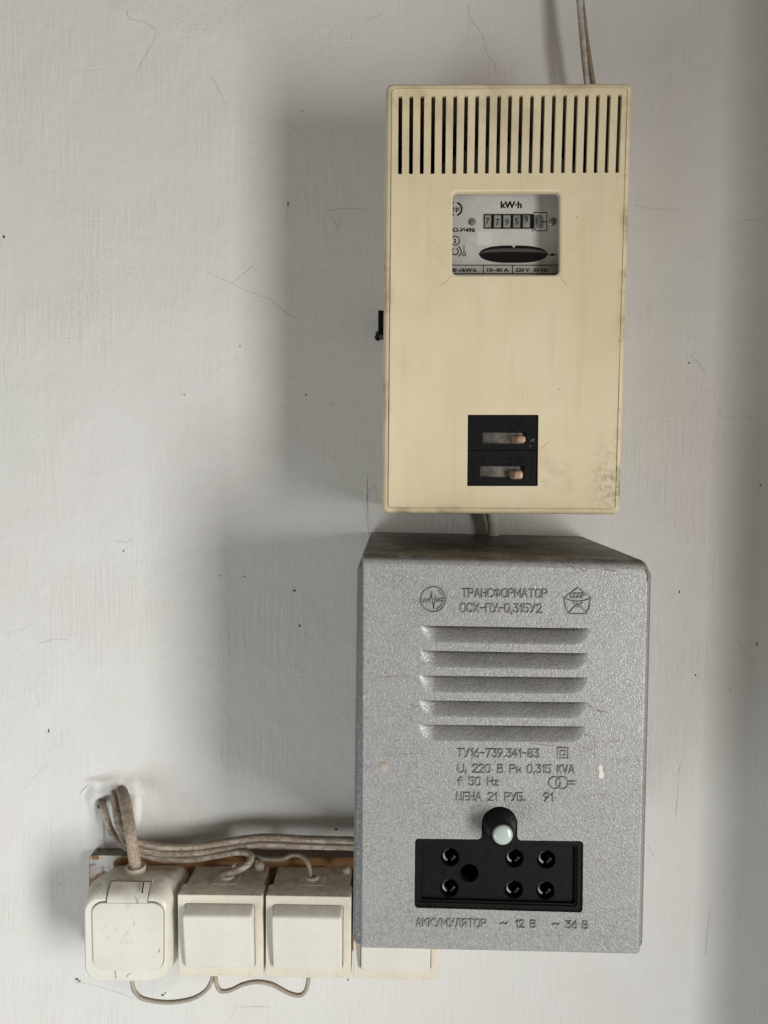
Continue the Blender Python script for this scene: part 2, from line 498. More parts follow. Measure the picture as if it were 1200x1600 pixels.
# single-stroke lettering of the pressed inscriptions: width, strokes on a 6-high grid
O_ = [(1, 0), (0, 1.2), (0, 4.8), (1, 6), (3, 6), (4, 4.8), (4, 1.2), (3, 0), (1, 0)]
GL = {
    'Т': (4, [[(0, 6), (4, 6)], [(2, 6), (2, 0)]]), 'Р': (3.6, [[(0, 0), (0, 6), (2.6, 6), (3.6, 5.2), (3.6, 3.8), (2.6, 3), (0, 3)]]),
    'А': (4, [[(0, 0), (1.7, 6), (2.3, 6), (4, 0)], [(.7, 2), (3.3, 2)]]), 'Н': (3.8, [[(0, 0), (0, 6)], [(3.8, 0), (3.8, 6)], [(0, 3), (3.8, 3)]]),
    'С': (3.8, [[(3.8, 4.8), (2.9, 6), (1, 6), (0, 4.8), (0, 1.2), (1, 0), (2.9, 0), (3.8, 1.2)]]),
    'Ф': (4.6, [[(2.3, 0), (2.3, 6)], [(1, 1.2), (0, 2.2), (0, 4.2), (1, 5.2), (3.6, 5.2), (4.6, 4.2), (4.6, 2.2), (3.6, 1.2), (1, 1.2)]]),
    'О': (4, [O_]), '0': (3.7, [[(x * .92, y) for x, y in O_]]), 'М': (4.6, [[(0, 0), (0, 6), (2.3, 2), (4.6, 6), (4.6, 0)]]),
    'Х': (4, [[(0, 0), (4, 6)], [(0, 6), (4, 0)]]), 'П': (3.8, [[(0, 0), (0, 6), (3.8, 6), (3.8, 0)]]),
    'У': (4, [[(0, 6), (2.2, 2.2)], [(4, 6), (1.8, .6), (.6, 0)]]), ',': (.6, [[(.5, .5), (.1, -1)]]), '.': (.5, [[(.2, .1), (.3, .1), (.3, .4)]]),
    '-': (3, [[(.2, 3), (2.8, 3)]]), '1': (1.5, [[(0, 4.6), (1.3, 6), (1.3, 0)]]),
    '2': (3.6, [[(0, 4.8), (.9, 6), (2.7, 6), (3.6, 4.9), (3.6, 3.9), (0, 0), (3.6, 0)]]),
    '3': (3.6, [[(0, 6), (3.4, 6), (1.5, 3.6), (2.7, 3.5), (3.6, 2.6), (3.6, 1), (2.6, 0), (.9, 0), (0, 1)]]),
    '4': (3.8, [[(2.4, 6), (0, 2), (3.8, 2)], [(2.9, 3.6), (2.9, 0)]]),
    '5': (3.6, [[(3.4, 6), (.4, 6), (.2, 3.5), (2.6, 3.6), (3.6, 2.6), (3.6, 1), (2.6, 0), (.9, 0), (0, 1)]]),
    '6': (3.6, [[(3, 6), (.8, 3.6), (0, 2), (0, 1), (.9, 0), (2.7, 0), (3.6, 1), (3.6, 2.4), (2.7, 3.4), (.9, 3.4)]]),
    '7': (3.6, [[(0, 6), (3.6, 6), (1.2, 0)]]),
    '8': (3.6, [[(1, 3.2), (.2, 4), (.2, 5.2), (1, 6), (2.6, 6), (3.4, 5.2), (3.4, 4), (2.6, 3.2), (1, 3.2), (0, 2.2), (0, 1), (1, 0), (2.6, 0), (3.6, 1), (3.6, 2.2), (2.6, 3.2)]]),
    '9': (3.6, [[(.6, 0), (2.8, 2.4), (3.6, 4), (3.6, 5), (2.7, 6), (.9, 6), (0, 5), (0, 3.6), (.9, 2.6), (2.7, 2.6)]]),
    'U': (3.8, [[(0, 6), (0, 1.2), (1, 0), (2.8, 0), (3.8, 1.2), (3.8, 6)]]),
    'В': (3.6, [[(0, 0), (0, 6), (2.4, 6), (3.2, 5.3), (3.2, 3.9), (2.4, 3.2), (0, 3.2)], [(2.4, 3.2), (3.6, 2.4), (3.6, .9), (2.6, 0), (0, 0)]]),
    'н': (2.6, [[(0, 0), (0, 3.6)], [(2.6, 0), (2.6, 3.6)], [(0, 1.8), (2.6, 1.8)]]), 'k': (3, [[(0, 0), (0, 6)], [(0, 2.2), (2.8, 6)], [(1.1, 3.4), (3, 0)]]),
    'V': (3.8, [[(0, 6), (1.9, 0), (3.8, 6)]]), 'f': (2.6, [[(2.6, 6), (1.7, 6), (1.2, 5), (1.2, 0)], [(0, 3.6), (2.4, 3.6)]]),
    'z': (2.6, [[(0, 3.8), (2.6, 3.8), (0, 0), (2.6, 0)]]), 'Ц': (4.2, [[(0, 6), (0, 0), (4.2, 0), (4.2, -1.2)], [(3.5, 0), (3.5, 6)]]),
    'Е': (3.2, [[(3.2, 6), (0, 6), (0, 0), (3.2, 0)], [(0, 3.1), (2.6, 3.1)]]), 'Б': (3.6, [[(3.3, 6), (0, 6), (0, 0), (2.6, 0), (3.6, .9), (3.6, 2.4), (2.6, 3.3), (0, 3.3)]]),
    'К': (3.6, [[(0, 0), (0, 6)], [(3.4, 6), (0, 2.6)], [(1.2, 3.7), (3.6, 0)]]), 'Л': (4, [[(0, 0), (.9, .8), (1.6, 6), (4, 6), (4, 0)]]),
    'Я': (3.6, [[(3.6, 0), (3.6, 6), (1, 6), (0, 5.2), (0, 3.8), (1, 3), (3.6, 3)], [(1.6, 3), (0, 0)]]),
    '~': (4, [[(0, 2.4), (.8, 3.4), (1.6, 3.3), (2.4, 2.6), (3.2, 2.5), (4, 3.5)]]), ' ': (2.6, []), 'i': (.8, [[(0, 1), (.6, 1.8), (.6, -1.6)]]),
}


def stroke_text(s, x0, yb0, x1, yb1, h, d, name, mat, parent, root, wd=.00047, ht=.00080):
    """pressed lettering on the plane at distance d; baseline from pixel (x0,yb0) to (x1,yb1), cap height h pixels"""
    s = s.replace('A', 'А')
    adv = [GL[c][0] for c in s]; gap = 1.5; tot = sum(adv) + gap * (len(s) - 1)
    a = Vector(xz(x0, yb0, d)); b = Vector(xz(x1, yb1, d)); u = (b - a) / tot; up = Vector((-u.y, u.x)).normalized() * (h * MMPX(d) / 6)
    m = MB(); x = 0
    for c, w_ in zip(s, adv):
        for st in GL[c][1]:
            m.relief([tuple(a + u * (x + p[0]) + up * p[1]) for p in st], wd, ht, -d)
        x += w_ + gap
    return m.build(name, mat, parent, root, ang=60)


# ================================================================== the wall
mb = MB()
NX = 2.0
i = mb.add([(-NX, 0, 0), (NX, 0, 0), (NX, 0, 2.8), (-NX, 0, 2.8)]); mb.f.append(tuple(i))
wall = mb.build('wall', 'wall', smooth=False); wall['kind'] = 'structure'

CRACKS = [
    [(198, 18), (202, 30), (225, 34), (246, 48), (240, 66), (224, 92), (214, 112)], [(320, 424), (338, 432), (360, 442), (388, 456), (420, 467), (452, 492), (478, 505)],
    [(362, 442), (380, 428), (398, 413)], [(330, 120), (338, 132), (346, 150), (352, 162)], [(730, 6), (735, 32), (748, 46), (757, 62), (759, 84), (772, 98), (776, 115)],
    [(600, 18), (592, 26), (580, 29), (574, 34)], [(506, 330), (524, 327), (540, 325), (556, 326), (574, 331)], [(450, 318), (448, 332), (446, 352)],
    [(515, 336), (522, 344), (529, 360), (530, 348), (534, 338)], [(928, 148), (944, 154), (960, 162)], [(1088, 545), (1080, 558), (1092, 566), (1104, 590)],
    [(990, 320), (1012, 326), (1040, 327), (1064, 328)], [(1148, 350), (1170, 343), (1198, 345)], [(1122, 640), (1124, 650), (1150, 652), (1186, 650)],
    [(1150, 998), (1160, 1012), (1168, 1022), (1178, 1040)], [(1056, 1280), (1060, 1212), (1064, 1190)], [(1110, 1410), (1106, 1450), (1102, 1495)],
    [(1130, 1400), (1138, 1380), (1150, 1366)], [(1012, 1318), (1020, 1336), (1028, 1340)], [(116, 1534), (150, 1540), (190, 1552), (216, 1562)],
    [(358, 1594), (366, 1580), (371, 1566)], [(372, 1574), (400, 1572), (424, 1574)], [(60, 1006), (86, 998), (108, 1000)], [(176, 846), (192, 846), (200, 848), (205, 840)],
]
for ci, c in enumerate(CRACKS):
    mb = MB()
    P = []
    for a, b in zip(c, c[1:]):
        for k in range(5):
            t = k / 5; P.append((a[0] + (b[0] - a[0]) * t + random.uniform(-.5, .5), a[1] + (b[1] - a[1]) * t + random.uniform(-.6, .6)))
    P.append(c[-1]); n = len(P)
    Q = [Vector((*[at(p[0], p[1], 0)[k] for k in (0, 2)],)) for p in P]
    L, Rr = [], []
    for j, q in enumerate(Q):
        t = (Q[min(j + 1, n - 1)] - Q[max(j - 1, 0)]).normalized(); nn = Vector((-t.y, t.x)); ww = .00004 + .00008 * random.random() * (1 if j % (n - 1) else 0)
        L.append((q.x + nn.x * ww, -.00025, q.y + nn.y * ww)); Rr.append((q.x - nn.x * ww, -.00025, q.y - nn.y * ww))
    mb.bridge(mb.add(L), mb.add(Rr), False)
    mb.build('crack', 'crack', wall, smooth=False)

mb = MB()
for (x, y, rx, rz) in [(460, 923, 3.5, 2), (468, 978, 1.6, 3), (525, 1296, 3.6, 2.4), (193, 861, 1.6, 1.6), (345, 900, 1.2, 1.2), (382, 901, 1.3, 1.3), (1077, 567, 1.7, 1.7), (1062, 925, 1, 3),
                        (1087, 1055, 1.4, 2), (590, 520, 4, 4), (6, 370, 2.5, 3), (450, 318, 1.2, 4), (472, 174, 1, 1), (76, 1142, 1.5, 4), (478, 617, 2, 1.4), (520, 631, 1, 1), (1141, 1078, 1, 1.3),
                        (1183, 1006, 1, 4), (1188, 758, 1, 3), (120, 1530, 4, 2), (124, 1533, 3, 1.4), (254, 1555, 3, 2.2), (258, 1552, 1.5, 2), (544, 1531, 1, 3), (375, 541, 1.5, 1), (288, 617, 2, 1)]:
    p = at(x, y, 0.0003); k = MMPX(0); mb.blob(p, rx * k * .75, .0004, rz * k * .75, 8, 5, .2)
sp = mb.build('dirt_speck', 'speck', wall); sp['kind'] = 'stuff'


def ridge(px, r, mat='wall', name='plaster_ridge', d=0.0):
    m = MB(); m.tube(smoothline([at(x, y, d) for x, y in px], 6), lambda t: r * (.35 + .65 * math.sin(math.pi * min(1, max(0, t)))) , 8, True, .12)
    return m.build(name, mat, wall, ang=80)


ridge([(574, 742), (572, 775), (573, 805), (575, 836)], .0011)
ridge([(566, 775), (578, 766), (586, 758)], .0009)
ridge([(164, 1208), (176, 1220), (190, 1232), (212, 1240)], .0009)
ridge([(125, 1240), (140, 1226), (156, 1212)], .0010)
def swell(x, y):
    """height of the plaster smeared round the cable hole"""
    g = lambda cx, cy, sx, sy: math.exp(-((x - cx) / sx) ** 2 - ((y - cy) / sy) ** 2)
    mouth = 1238 + .0045 * (x - 190) ** 2 * (1 if x < 190 else .5)
    top = math.exp(-((x - 182) / 26) ** 2)
    prof = 0 if y < 1196 else ((y - 1196) / max(1, mouth - 1196)) ** 1.7 if y < mouth else max(0, 1 - (y - mouth) / 5)
    h = .0075 * top * prof + .0035 * g(210, 1262, 8, 26) + .0022 * g(146, 1250, 9, 22) + .0018 * g(160, 1305, 3.5, 40) + .0014 * g(150, 1222, 22, 7)
    return h * (1 + .45 * mnoise.noise(Vector((x * .07, y * .07, 3)))) - .0004
mb = MB(); rows = []
for y in range(1180, 1352, 2):
    rows.append(mb.add([at(x, y, swell(x, y)) for x in range(112, 244, 2)]))
for a_, b_ in zip(rows, rows[1:]): mb.bridge(a_, b_, False)
mb.build('plaster_lump', 'wall', wall, ang=80)
mb = MB()
mb.blob(at(154, 1258, 0.0005), .0016, .0006, .003, 10, 6, .1)
mb.build('cable_hole', 'speck', wall)

mb = MB(); mb.box(.343, .60, -.150, .002, 0, 2.8)  # unseen block added to shade the right edge of the wall
blocker = mb.build('shade_block', 'wall', smooth=False); blocker['kind'] = 'structure'

# ================================================================== electricity meter box
dm = .111
mq = pq([(602.5, 127.5), (990.5, 126.5), (970.5, 804.5), (596.5, 802.5)], dm)
mc = [sum(p[k] for p in mq) / 4 for k in (0, 1)]
mzb = min(p[1] for p in mq)
box = thing('meter_box', (mc[0], 0, mzb), 'tall ivory plastic meter box with slotted top mounted above the grey transformer', 'meter box')
mb = MB()
prof = [(.0, 0, 4), (.050, 0, 4), (.1055, 0, 4), (.1080, .0004, 4), (.1095, .0012, 3.6), (.1102, .0024, 3), (.1104, .0034, 2.5), (.1099, .0037, 2.4), (.1110, .0043, 2.2)]
rings = [ring(rq(inset_quad(mq, i), r / 1000), -d) for d, i, r in prof]
mb.loft(rings)
outer = rq(inset_quad(mq, .0043), .0022)
holes = []
for k in range(21):
    t = k / 20
    tx, ty = 625.7 + (969 - 625.7) * t, 150 - 2.4 * t; bx_, by_ = 625 + (964.6 - 625) * t, 272 - 2 * t
    hw = 3.1
    holes.append(rq(pq([(tx - hw, ty), (tx + hw, ty), (bx_ + hw, by_), (bx_ - hw, by_)], dm), .0003, 1))
winq = pq([(707.5, 299.5), (875, 299.5), (874.5, 429.5), (706.5, 429.5)], dm)
win_o = rq(inset_quad(winq, -.0012), .0040)
brq = pq([(731.5, 648.5), (841, 648.5), (839.8, 759), (730.5, 759)], dm)
br_o = rq(inset_quad(brq, -.0002), .0004, 1)
mb.sheet(outer, holes + [win_o, br_o], -dm)
for h in holes: mb.loft([ring(h, -dm), ring(h, -dm + .0032)])
mb.loft([ring(win_o, -dm), ring(rq(inset_quad(winq, -.0003), .0036), -dm + .0004), ring(rq(winq, .0034), -dm + .0014), ring(rq(winq, .0034), -dm + .0048)])
mb.loft([ring(br_o, -dm), ring(br_o, -dm + .008)])
cover = mb.build('cover', 'cream', box, box)
mb = MB(); mb.loft([ring(rq(inset_quad(mq, .0015), .003), -.0006), ring(rq(inset_quad(mq, .0015), .003), -.012)], True, True)
mb.build('dark_backing', 'void', box, box)  # dark sheet added so the inside of the box looks shaded
# cracks running from the window's lower corners
for c in ([(707, 430), (697, 440), (686, 448)], [(874, 430), (879, 438), (886, 446)], [(843, 703), (850, 697), (858, 690)]):
    mb = MB(); mb.relief(pq(c, dm), .00018, .00006, -dm); mb.build('hairline_crack', 'crack_tan', cover, box)
# notch in the left flank; its dark gap is put in as a solid block
mb = MB(); a = at(596, 508, .02); mb.box(a.x - .0022, a.x + .006, -.030, -.008, a.z - .009, a.z + .009)
mb.blob((a.x - .003, -.012, a.z - .008), .0022, .003, .0026, 8, 6, .15)
mb.build('gap_block', 'black', box, box)
# meter inside
dfc = .0945
mb = MB()
fq = pq([(690, 285), (890, 285), (890, 445), (690, 445)], dfc)
mb.loft([ring(rq(fq, .003), -dfc + .0015), ring(rq(fq, .003), -dfc)], True, True)
face = mb.build('face_plate', 'face', box, box)
mb = MB()   # round-shouldered housing of the meter, seen through the slots
arch = [xz(670, 470, .085), xz(670, 285, .085), xz(690, 262, .085), xz(730, 240, .085), xz(795, 230, .085), xz(850, 240, .085), xz(890, 262, .085), xz(910, 285, .085), xz(910, 470, .085)]
mb.loft([ring(arch, -.02), ring(arch, -dfc + .0022)], True, True)
mb.build('meter_housing', 'meterbody', box, box)
mb = MB(); pqd = pq([(700, 292), (884, 292), (884, 440), (700, 440)], dm - .0062)
mb.loft([ring(pqd, -dm + .0060), ring(pqd, -dm + .0072)], True, True)
mb.build('window_pane', 'glass', box, box)


def fp(x, y): return (x, y)


text('kW·h', 782, 314.5, 815.5, 325.5, dfc, 'lettering', 'ink', face, box, .045)
text('СО-И496', 700.5, 355.5, 742.5, 363, dfc, 'lettering', 'ink', face, box, .045)
text('600 r/kW·h', 699, 419, 744.5, 425.3, dfc, 'lettering', 'ink', face, box, .045)
text('10–40 A', 761, 419, 795, 424.8, dfc, 'lettering', 'ink', face, box, .045)
text('220 V', 805.3, 419, 827.5, 424.8, dfc, 'lettering', 'ink', face, box, .045)
text('50 Hz', 833.5, 419, 856.5, 424.8, dfc, 'lettering', 'ink', face, box, .045)
text('2', 708.8, 372.5, 713, 380, dfc, 'lettering', 'ink', face, box, .045)


def ink_line(pts, wpx, name='printed_mark', closed=False, par=None, d=dfc, mat='ink'):
    m = MB(); m.relief(pq(pts, d), wpx * 1.4 * MMPX(d) / 2, .00004, -d, closed); return m.build(name, mat, par or face, box)


def cpx(cx, cy, r, n=28, a0=0, a1=360): return [(cx + r * math.cos(math.radians(a0 + (a1 - a0) * k / n)), cy + r * math.sin(math.radians(a0 + (a1 - a0) * k / n))) for k in range(n + (0 if a1 - a0 == 360 else 1))]


ink_line(cpx(711, 376, 7), 1.2, closed=True)
ink_line(cpx(711.5, 326.5, 10, a0=-70, a1=70), 2.0); ink_line(cpx(711.5, 326.5, 10, a0=110, a1=250), 2.0)
ink_line([(704, 330), (709, 324), (708, 331), (713, 324), (713, 331)], 1.4); ink_line([(713, 326), (718, 325)], 1.2); ink_line([(713, 329), (718, 328)], 1.2)
ink_line(cpx(711, 393, 5, a0=-60, a1=240), 1.3); ink_line(cpx(712, 393, 8.5, a0=-60, a1=60), 1.2)
ink_line([(725, 384.5), (725, 394)], 1.1); ink_line(cpx(725, 397, 2.6, 14), 1.1, closed=True)
for ys in (414.3, 427.6): ink_line([(694, ys), (886, ys)], 1.1)
for xs in (755, 800.7): ink_line([(xs, 414.3), (xs, 427.6)], 1.1)
ink_line([(834, 333), (834, 332.2), (854.5, 332.2), (854.5, 360.6), (838, 360.6), (834, 357)], 1.1)
ink_line([(848, 346.5), (854, 346.5)], 1.4)
text(',', 831.3, 358, 833.2, 362.5, dfc, 'lettering', 'ink', face, box, .02)
ink_line([(856.5, 398), (870, 398)], 1.1)
m = MB(); m.f.append(tuple(m.add([(p[0], -dfc - .00006, p[1]) for p in pq([(858, 398), (863, 395.6), (869, 398), (863, 400.4)], dfc)]))); m.build('printed_mark', 'ink', face, box, smooth=False)
m = MB(); m.loft([ring(pq([(745, 361.5), (768.5, 361.5), (768.5, 383), (745, 383)], dfc), -dfc), ring(pq([(745, 361.5), (768.5, 361.5), (768.5, 383), (745, 383)], dfc), -dfc - .00008)], False, True)
m.build('blank_sticker', 'sticker', face, box, smooth=False)
# counter: black frame, recessed drums and digits
cq = pq([(756, 335), (834, 335), (834, 357.5), (756, 357.5)], dfc)
m = MB(); m.loft([ring(rq(cq, .0002, 1), -dfc), ring(rq(cq, .0002, 1), -dfc - .0006), ring(rq(inset_quad(cq, .0006), .0002, 1), -dfc - .0006), ring(rq(inset_quad(cq, .0006), .0002, 1), -dfc - .0001)], False, True)
m.build('counter_frame', 'ink', face, box, smooth=False)
for k, (dx, ch, oy) in enumerate(((761.7, '7', 0), (777.3, '7', 1.5), (792, '9', 1), (807.3, '5', 0), (822.5, '9', -3.5), (840.5, '1', -.5))):
    m = MB(); c0 = xz(dx, 346.3, dfc); hw = 5.3 * MMPX(dfc); hh = 10 * MMPX(dfc)
    rr = [[(c0[0] + sx * hw, -dfc - .0001 - .0004 * math.cos(a), c0[1] + hh * math.sin(a)) for a in [math.pi * (-.5 + q / 8) for q in range(9)]] for sx in (-1, 1)]
    m.bridge(m.add(rr[0]), m.add(rr[1]), False)
    m.build('digit_drum', 'drum', face, box)
    text(ch, dx - 3.2, 340.5 + oy, dx + (3.2 if ch != '1' else -1.2), 351 + oy, dfc + .0006, 'digit', 'digit', face, box, .018)
for q in range(6): ink_line([(845, 339 + 3 * q), (848 + (q % 2), 339 + 3 * q)], .9, 'printed_mark', mat='digit', d=dfc + .00008)
for sx in (738, 863):
    m = MB(); c0 = xz(sx, 347, dfc); k = MMPX(dfc)
    m.loft([ring(circ(c0, 5.6 * k, 18), -dfc), ring(circ(c0, 5.6 * k, 18), -dfc - .0006), ring(circ(c0, 4.2 * k, 18), -dfc - .0012), ring(circ(c0, 1.2 * k, 18), -dfc - .0014)], False, True)
    m.build('screw', 'steel', face, box)
# disc slot: dark eye-shaped opening with the rim of the aluminium disc
N = 26
up_, lo_ = [], []
for q in range(N + 1):
    t = -1 + 2 * q / N; e = max(0, 1 - abs(t) ** 2.9) ** .56
    up_.append((802 + 54.5 * t, 397 - 13.5 * e)); lo_.append((802 + 54.5 * t, 397 + 13.8 * e))
eye = up_ + lo_[::-1][1:-1]
m = MB(); m.f.append(tuple(m.add([(p[0], -dfc - .00005, p[1]) for p in pq(eye, dfc)]))); m.build('disc_opening', 'ink', face, box, smooth=False)
m = MB(); a = []; b = []
for q in range(N + 1):
    t = -1 + 2 * q / N; e = max(0, 1 - abs(t) ** 2.9) ** .56
    a.append((802 + 52.5 * t, 396.5 - 8.0 * e)); b.append((802 + 52.5 * t, 397.5 - 3.5 * e))
A = [(p[0], -dfc - .0004, p[1]) for p in pq(a, dfc)]; B = [(p[0], -dfc - .0006, p[1]) for p in pq(b, dfc)]
m.bridge(m.add(A), m.add(B), False); m.build('disc', 'disc', face, box)
m = MB(); m.f.append(tuple(m.add([(p[0], -dfc - .00009, p[1]) for p in pq([(799.5, 383), (806, 383), (802.8, 387.6)], dfc)]))); m.build('printed_mark', 'face', face, box, smooth=False)

# breakers
for (q, sl, tg, tilt) in ((((731.8, 649), (840.8, 649), (840.2, 703.75), (731.2, 703.75)), ((754.5, 675.8), (822.5, 675.8), (822, 693.6), (754, 693.6)), (804, 680, 822, 693), 0),
                          (((731.2, 704.1), (840.2, 704.1), (839.5, 758.6), (730.8, 758.6)), ((750.5, 728.4), (819, 728.4), (818.5, 746), (750, 746)), (800, 734.5, 818, 749), 1)):
    db = dm - .0012
    Q = pq(q, db); SQ = pq(sl, db); so = rq(SQ, .0005, 2)
    m = MB(); m.loft([ring(rq(Q, .0004, 2), -.05), ring(rq(Q, .0002, 2), -db + .0002), ring(rq(inset_quad(Q, .00015), .0002, 2), -db)])
    m.sheet(rq(inset_quad(Q, .00015), .0002, 2), [so], -db)
    m.loft([ring(so, -db), ring(so, -db + .006)])
    br = m.build('breaker', 'black_matt', box, box)
    m = MB(); p0 = inset_quad(SQ, .0000); n = 10; L = []; R_ = []
    for j in range(n + 1):
        t = j / n; x = p0[0][0] + (p0[1][0] - p0[0][0]) * t; yy = -db + .0052 - .0042 * math.sin(math.pi * (.12 + .76 * t)) ** .8
        L.append((x, yy, p0[0][1])); R_.append((x, yy, p0[3][1]))
    m.bridge(m.add(L), m.add(R_), False); m.build('slot_guide', 'slot', br, box)
    tq = pq([(tg[0] + 3, tg[1] + 1), (tg[2] - 1, tg[1] + 1), (tg[2] - 1, tg[3] - 1), (tg[0] + 3, tg[3] - 1)], db + .006)
    tq0 = inset_quad(tq, (-.0003, -.0002, -.0003, -.0025))
    m = MB(); m.loft([ring(rq(tq0, .0012, 4), -db + .004), ring(rq(inset_quad(tq0, (0, 0, 0, .001)), .0014, 4), -db - .003), ring(rq(tq, .0016, 4), -db - .0062), ring(rq(inset_quad(tq, .0005), .0014, 4), -db - .0071), ring(rq(inset_quad(tq, .0013), .0009, 4), -db - .0074)], False, True)
    m.build('toggle', 'toggle', br, box)
    m = MB(); y0 = q[0][1]; dx = -3 if tilt else 0
    for dashes in range(9):
        m.relief(pq([(741 + dx * .6, y0 + 12 + dashes * 4), (743.5 + dx * .6, y0 + 13 + dashes * 4 + (dashes % 3))], db), .0002, .00022, -db)
        m.relief(pq([(830 + dx * .3, y0 + 10 + dashes * 4), (832.5 + dx * .3, y0 + 11.5 + dashes * 4 - (dashes % 2))], db), .0002, .00022, -db)
    m.relief(pq(cpx(758 + dx, y0 + 13.5, 3.4, 14), db), .0002, .00025, -db, True)
    m.relief(pq([(792, y0 + 12.5), (802, y0 + 12.5), (802, y0 + 14.5), (792, y0 + 14.5)], db), .00018, .00025, -db, True)
    m.relief(pq([(809, y0 + 10), (817, y0 + 10), (817, y0 + 18), (809, y0 + 18)], db), .00018, .00025, -db, True)
    m.relief(pq([(811, y0 + 15), (815, y0 + 12)], db), .00018, .00025, -db)
    m.build('moulded_mark', 'black', br, box)['kind'] = 'stuff'
    if not tilt:
        text('17', 829.5, 686, 834.5, 691, db, 'lettering', 'drum', br, box, .0); text('A', 827, 695, 830.5, 698.5, db, 'lettering', 'slot', br, box, .0)

# ================================================================== transformer
dt = .155
T = lambda x, y: xz(x, y, dt)
hq = pq([(557.5, 874), (1020.5, 882.5), (1006, 1486), (550.5, 1479)], .150)
trafo = thing('transformer', (sum(p[0] for p in hq) / 4, 0, min(p[1] for p in hq)), 'grey hammertone transformer case with five louvres, lettering and black socket panel', 'transformer')
mb = MB()
HP = [(.0005, 0, 4), (.145, 0, 4), (.1475, .0003, 4), (.1492, .0012, 3.5), (.150, .0026, 3)]
mb.loft([ring(rq(inset_quad(hq, (.003, i, i, i)), r / 1000), -d) for d, i, r in HP] + [ring(rq(inset_quad(hq, (.008, .010, .006, .010)), .003), -.1501), ring(rq(inset_quad(hq, (.008, .010, .006, .010)), .003), -.146)], True, False)
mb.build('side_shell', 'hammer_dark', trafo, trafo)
cq_ = pq([(565.5, 866), (1018.5, 875.5), (1003.5, 1494), (562.5, 1484)], dt)
mb = MB()
CP = [(.002, 0, 5), (.1480, 0, 5), (.1506, .0005, 4.6), (.1530, .0018, 4), (.1545, .0036, 3.4), (dt, .0058, 3)]
cr = []
for d, i_, r in CP:
    cr.append(rq(inset_quad(cq_, (i_, i_ * .60, i_ * .35, i_ * .22)), (.0012, (r + 2.5) / 1000, .0015, .0008), 6))
# sides and bottom of the cover fold back only a little, the top runs to the wall
ids = [mb.add(ring(o2, -d)) for o2, d in zip(cr[1:], [p[0] for p in CP[1:]])]
for a_, b_ in zip(ids, ids[1:]): mb.bridge(a_, b_)
back = []
for (x, z) in cr[1]:
    topz = max(cq_[0][1], cq_[1][1])
    zt = cq_[0][1] + (x - cq_[0][0]) / (cq_[1][0] - cq_[0][0]) * (cq_[1][1] - cq_[0][1])
    back.append((x, -.002 if z > zt - .004 else -.143, z))
mb.bridge(ids[0], mb.add(back))
front_o = cr[-1]
holes = []
LV = [((657, 977.5), (922, 982)), ((655, 1016.5), (919.5, 1020.8)), ((654.5, 1055.5), (918.5, 1058.8)), ((654, 1094), (917, 1097.5)), ((653.5, 1132), (915.5, 1135.2))]
lou = []
for (A_, B_) in LV:
    a = Vector(T(*A_)); b = Vector(T(*B_)); u = (b - a); Ln = u.length; u.normalize(); dn = Vector((u.y, -u.x))
    H = 26.5 * MMPX(dt); we = 27 * MMPX(dt)
    ss = [we * (1 - math.cos(math.pi / 2 * q / 16)) for q in range(17)]
    ss = ss + [we + (Ln - 2 * we) * q / 10 for q in range(1, 10)] + [Ln - s_ for s_ in ss[::-1]]
    bt = []
    for s_ in ss:
        e = min(s_, Ln - s_) / we
        bt.append(H * (math.sqrt(max(0, 1 - (1 - min(1, e)) ** 2)) if e < 1 else 1))
    bot = [a + u * s_ + dn * h_ for s_, h_ in zip(ss, bt)]
    holes.append([tuple(p) for p in ([a + u * s_ for s_ in ss] + bot[::-1][1:-1])])
    lou.append((a, u, dn, ss, bt, Ln, we, H))
# opening for the socket panel, keyhole-shaped
pan = pq([(648.5, 1310.3), (911.5, 1314.3), (910.5, 1426), (647.5, 1418.5)], dt)
po = rq(pan, .0022, 6)
c0 = Vector(T(780.6, 1287.5)); R0 = 28.5 * MMPX(dt)
ztop = (T(780, 1312)[1])
tab = [(c0.x - R0 - .0022, ztop), (c0.x - R0 - .0006, ztop + .0007), (c0.x - R0, ztop + .0024)] + [(c0.x + R0 * math.cos(q), c0.y + R0 * math.sin(q)) for q in [math.pi * (1 - k / 16) for k in range(17)]] + \
      [(c0.x + R0, ztop + .0024), (c0.x + R0 + .0006, ztop + .0007), (c0.x + R0 + .0022, ztop - .0002)]
key = po[:7] + tab + po[7:]
holes.append(key)
mb.sheet(front_o, holes, -dt)
mb.loft([ring(key, -dt), ring(key, -dt + .0022)])
for (a, u, dn, ss, bt, Ln, we, H) in lou:
    rows = 16; g = []
    for j in range(rows + 1):
        t = j / rows; r = []
        for s_, h_ in zip(ss, bt):
            e = min(1, min(s_, Ln - s_) / (we * 1.35)); e = math.sin(math.pi / 2 * e) ** 1.6
            dep = e * (.0066 * (1 - t) ** 1.15 + .0045 * math.exp(-t / .05))
            p = a + u * s_ + dn * (h_ * t); r.append((p.x, -dt + dep, p.y))
        g.append(mb.add(r))
    for r0, r1 in zip(g, g[1:]): mb.bridge(r0, r1, False)
    e0 = mb.add([((a + u * s_).x, -dt, (a + u * s_).y) for s_ in ss]); e1 = mb.add([((a + u * s_).x, -dt + .0009 * min(1, 3 * min(s_, Ln - s_) / we), (a + u * s_).y) for s_ in ss]); mb.bridge(e0, e1, False)
case = mb.build('front_cover', 'hammer', trafo, trafo, ang=32)
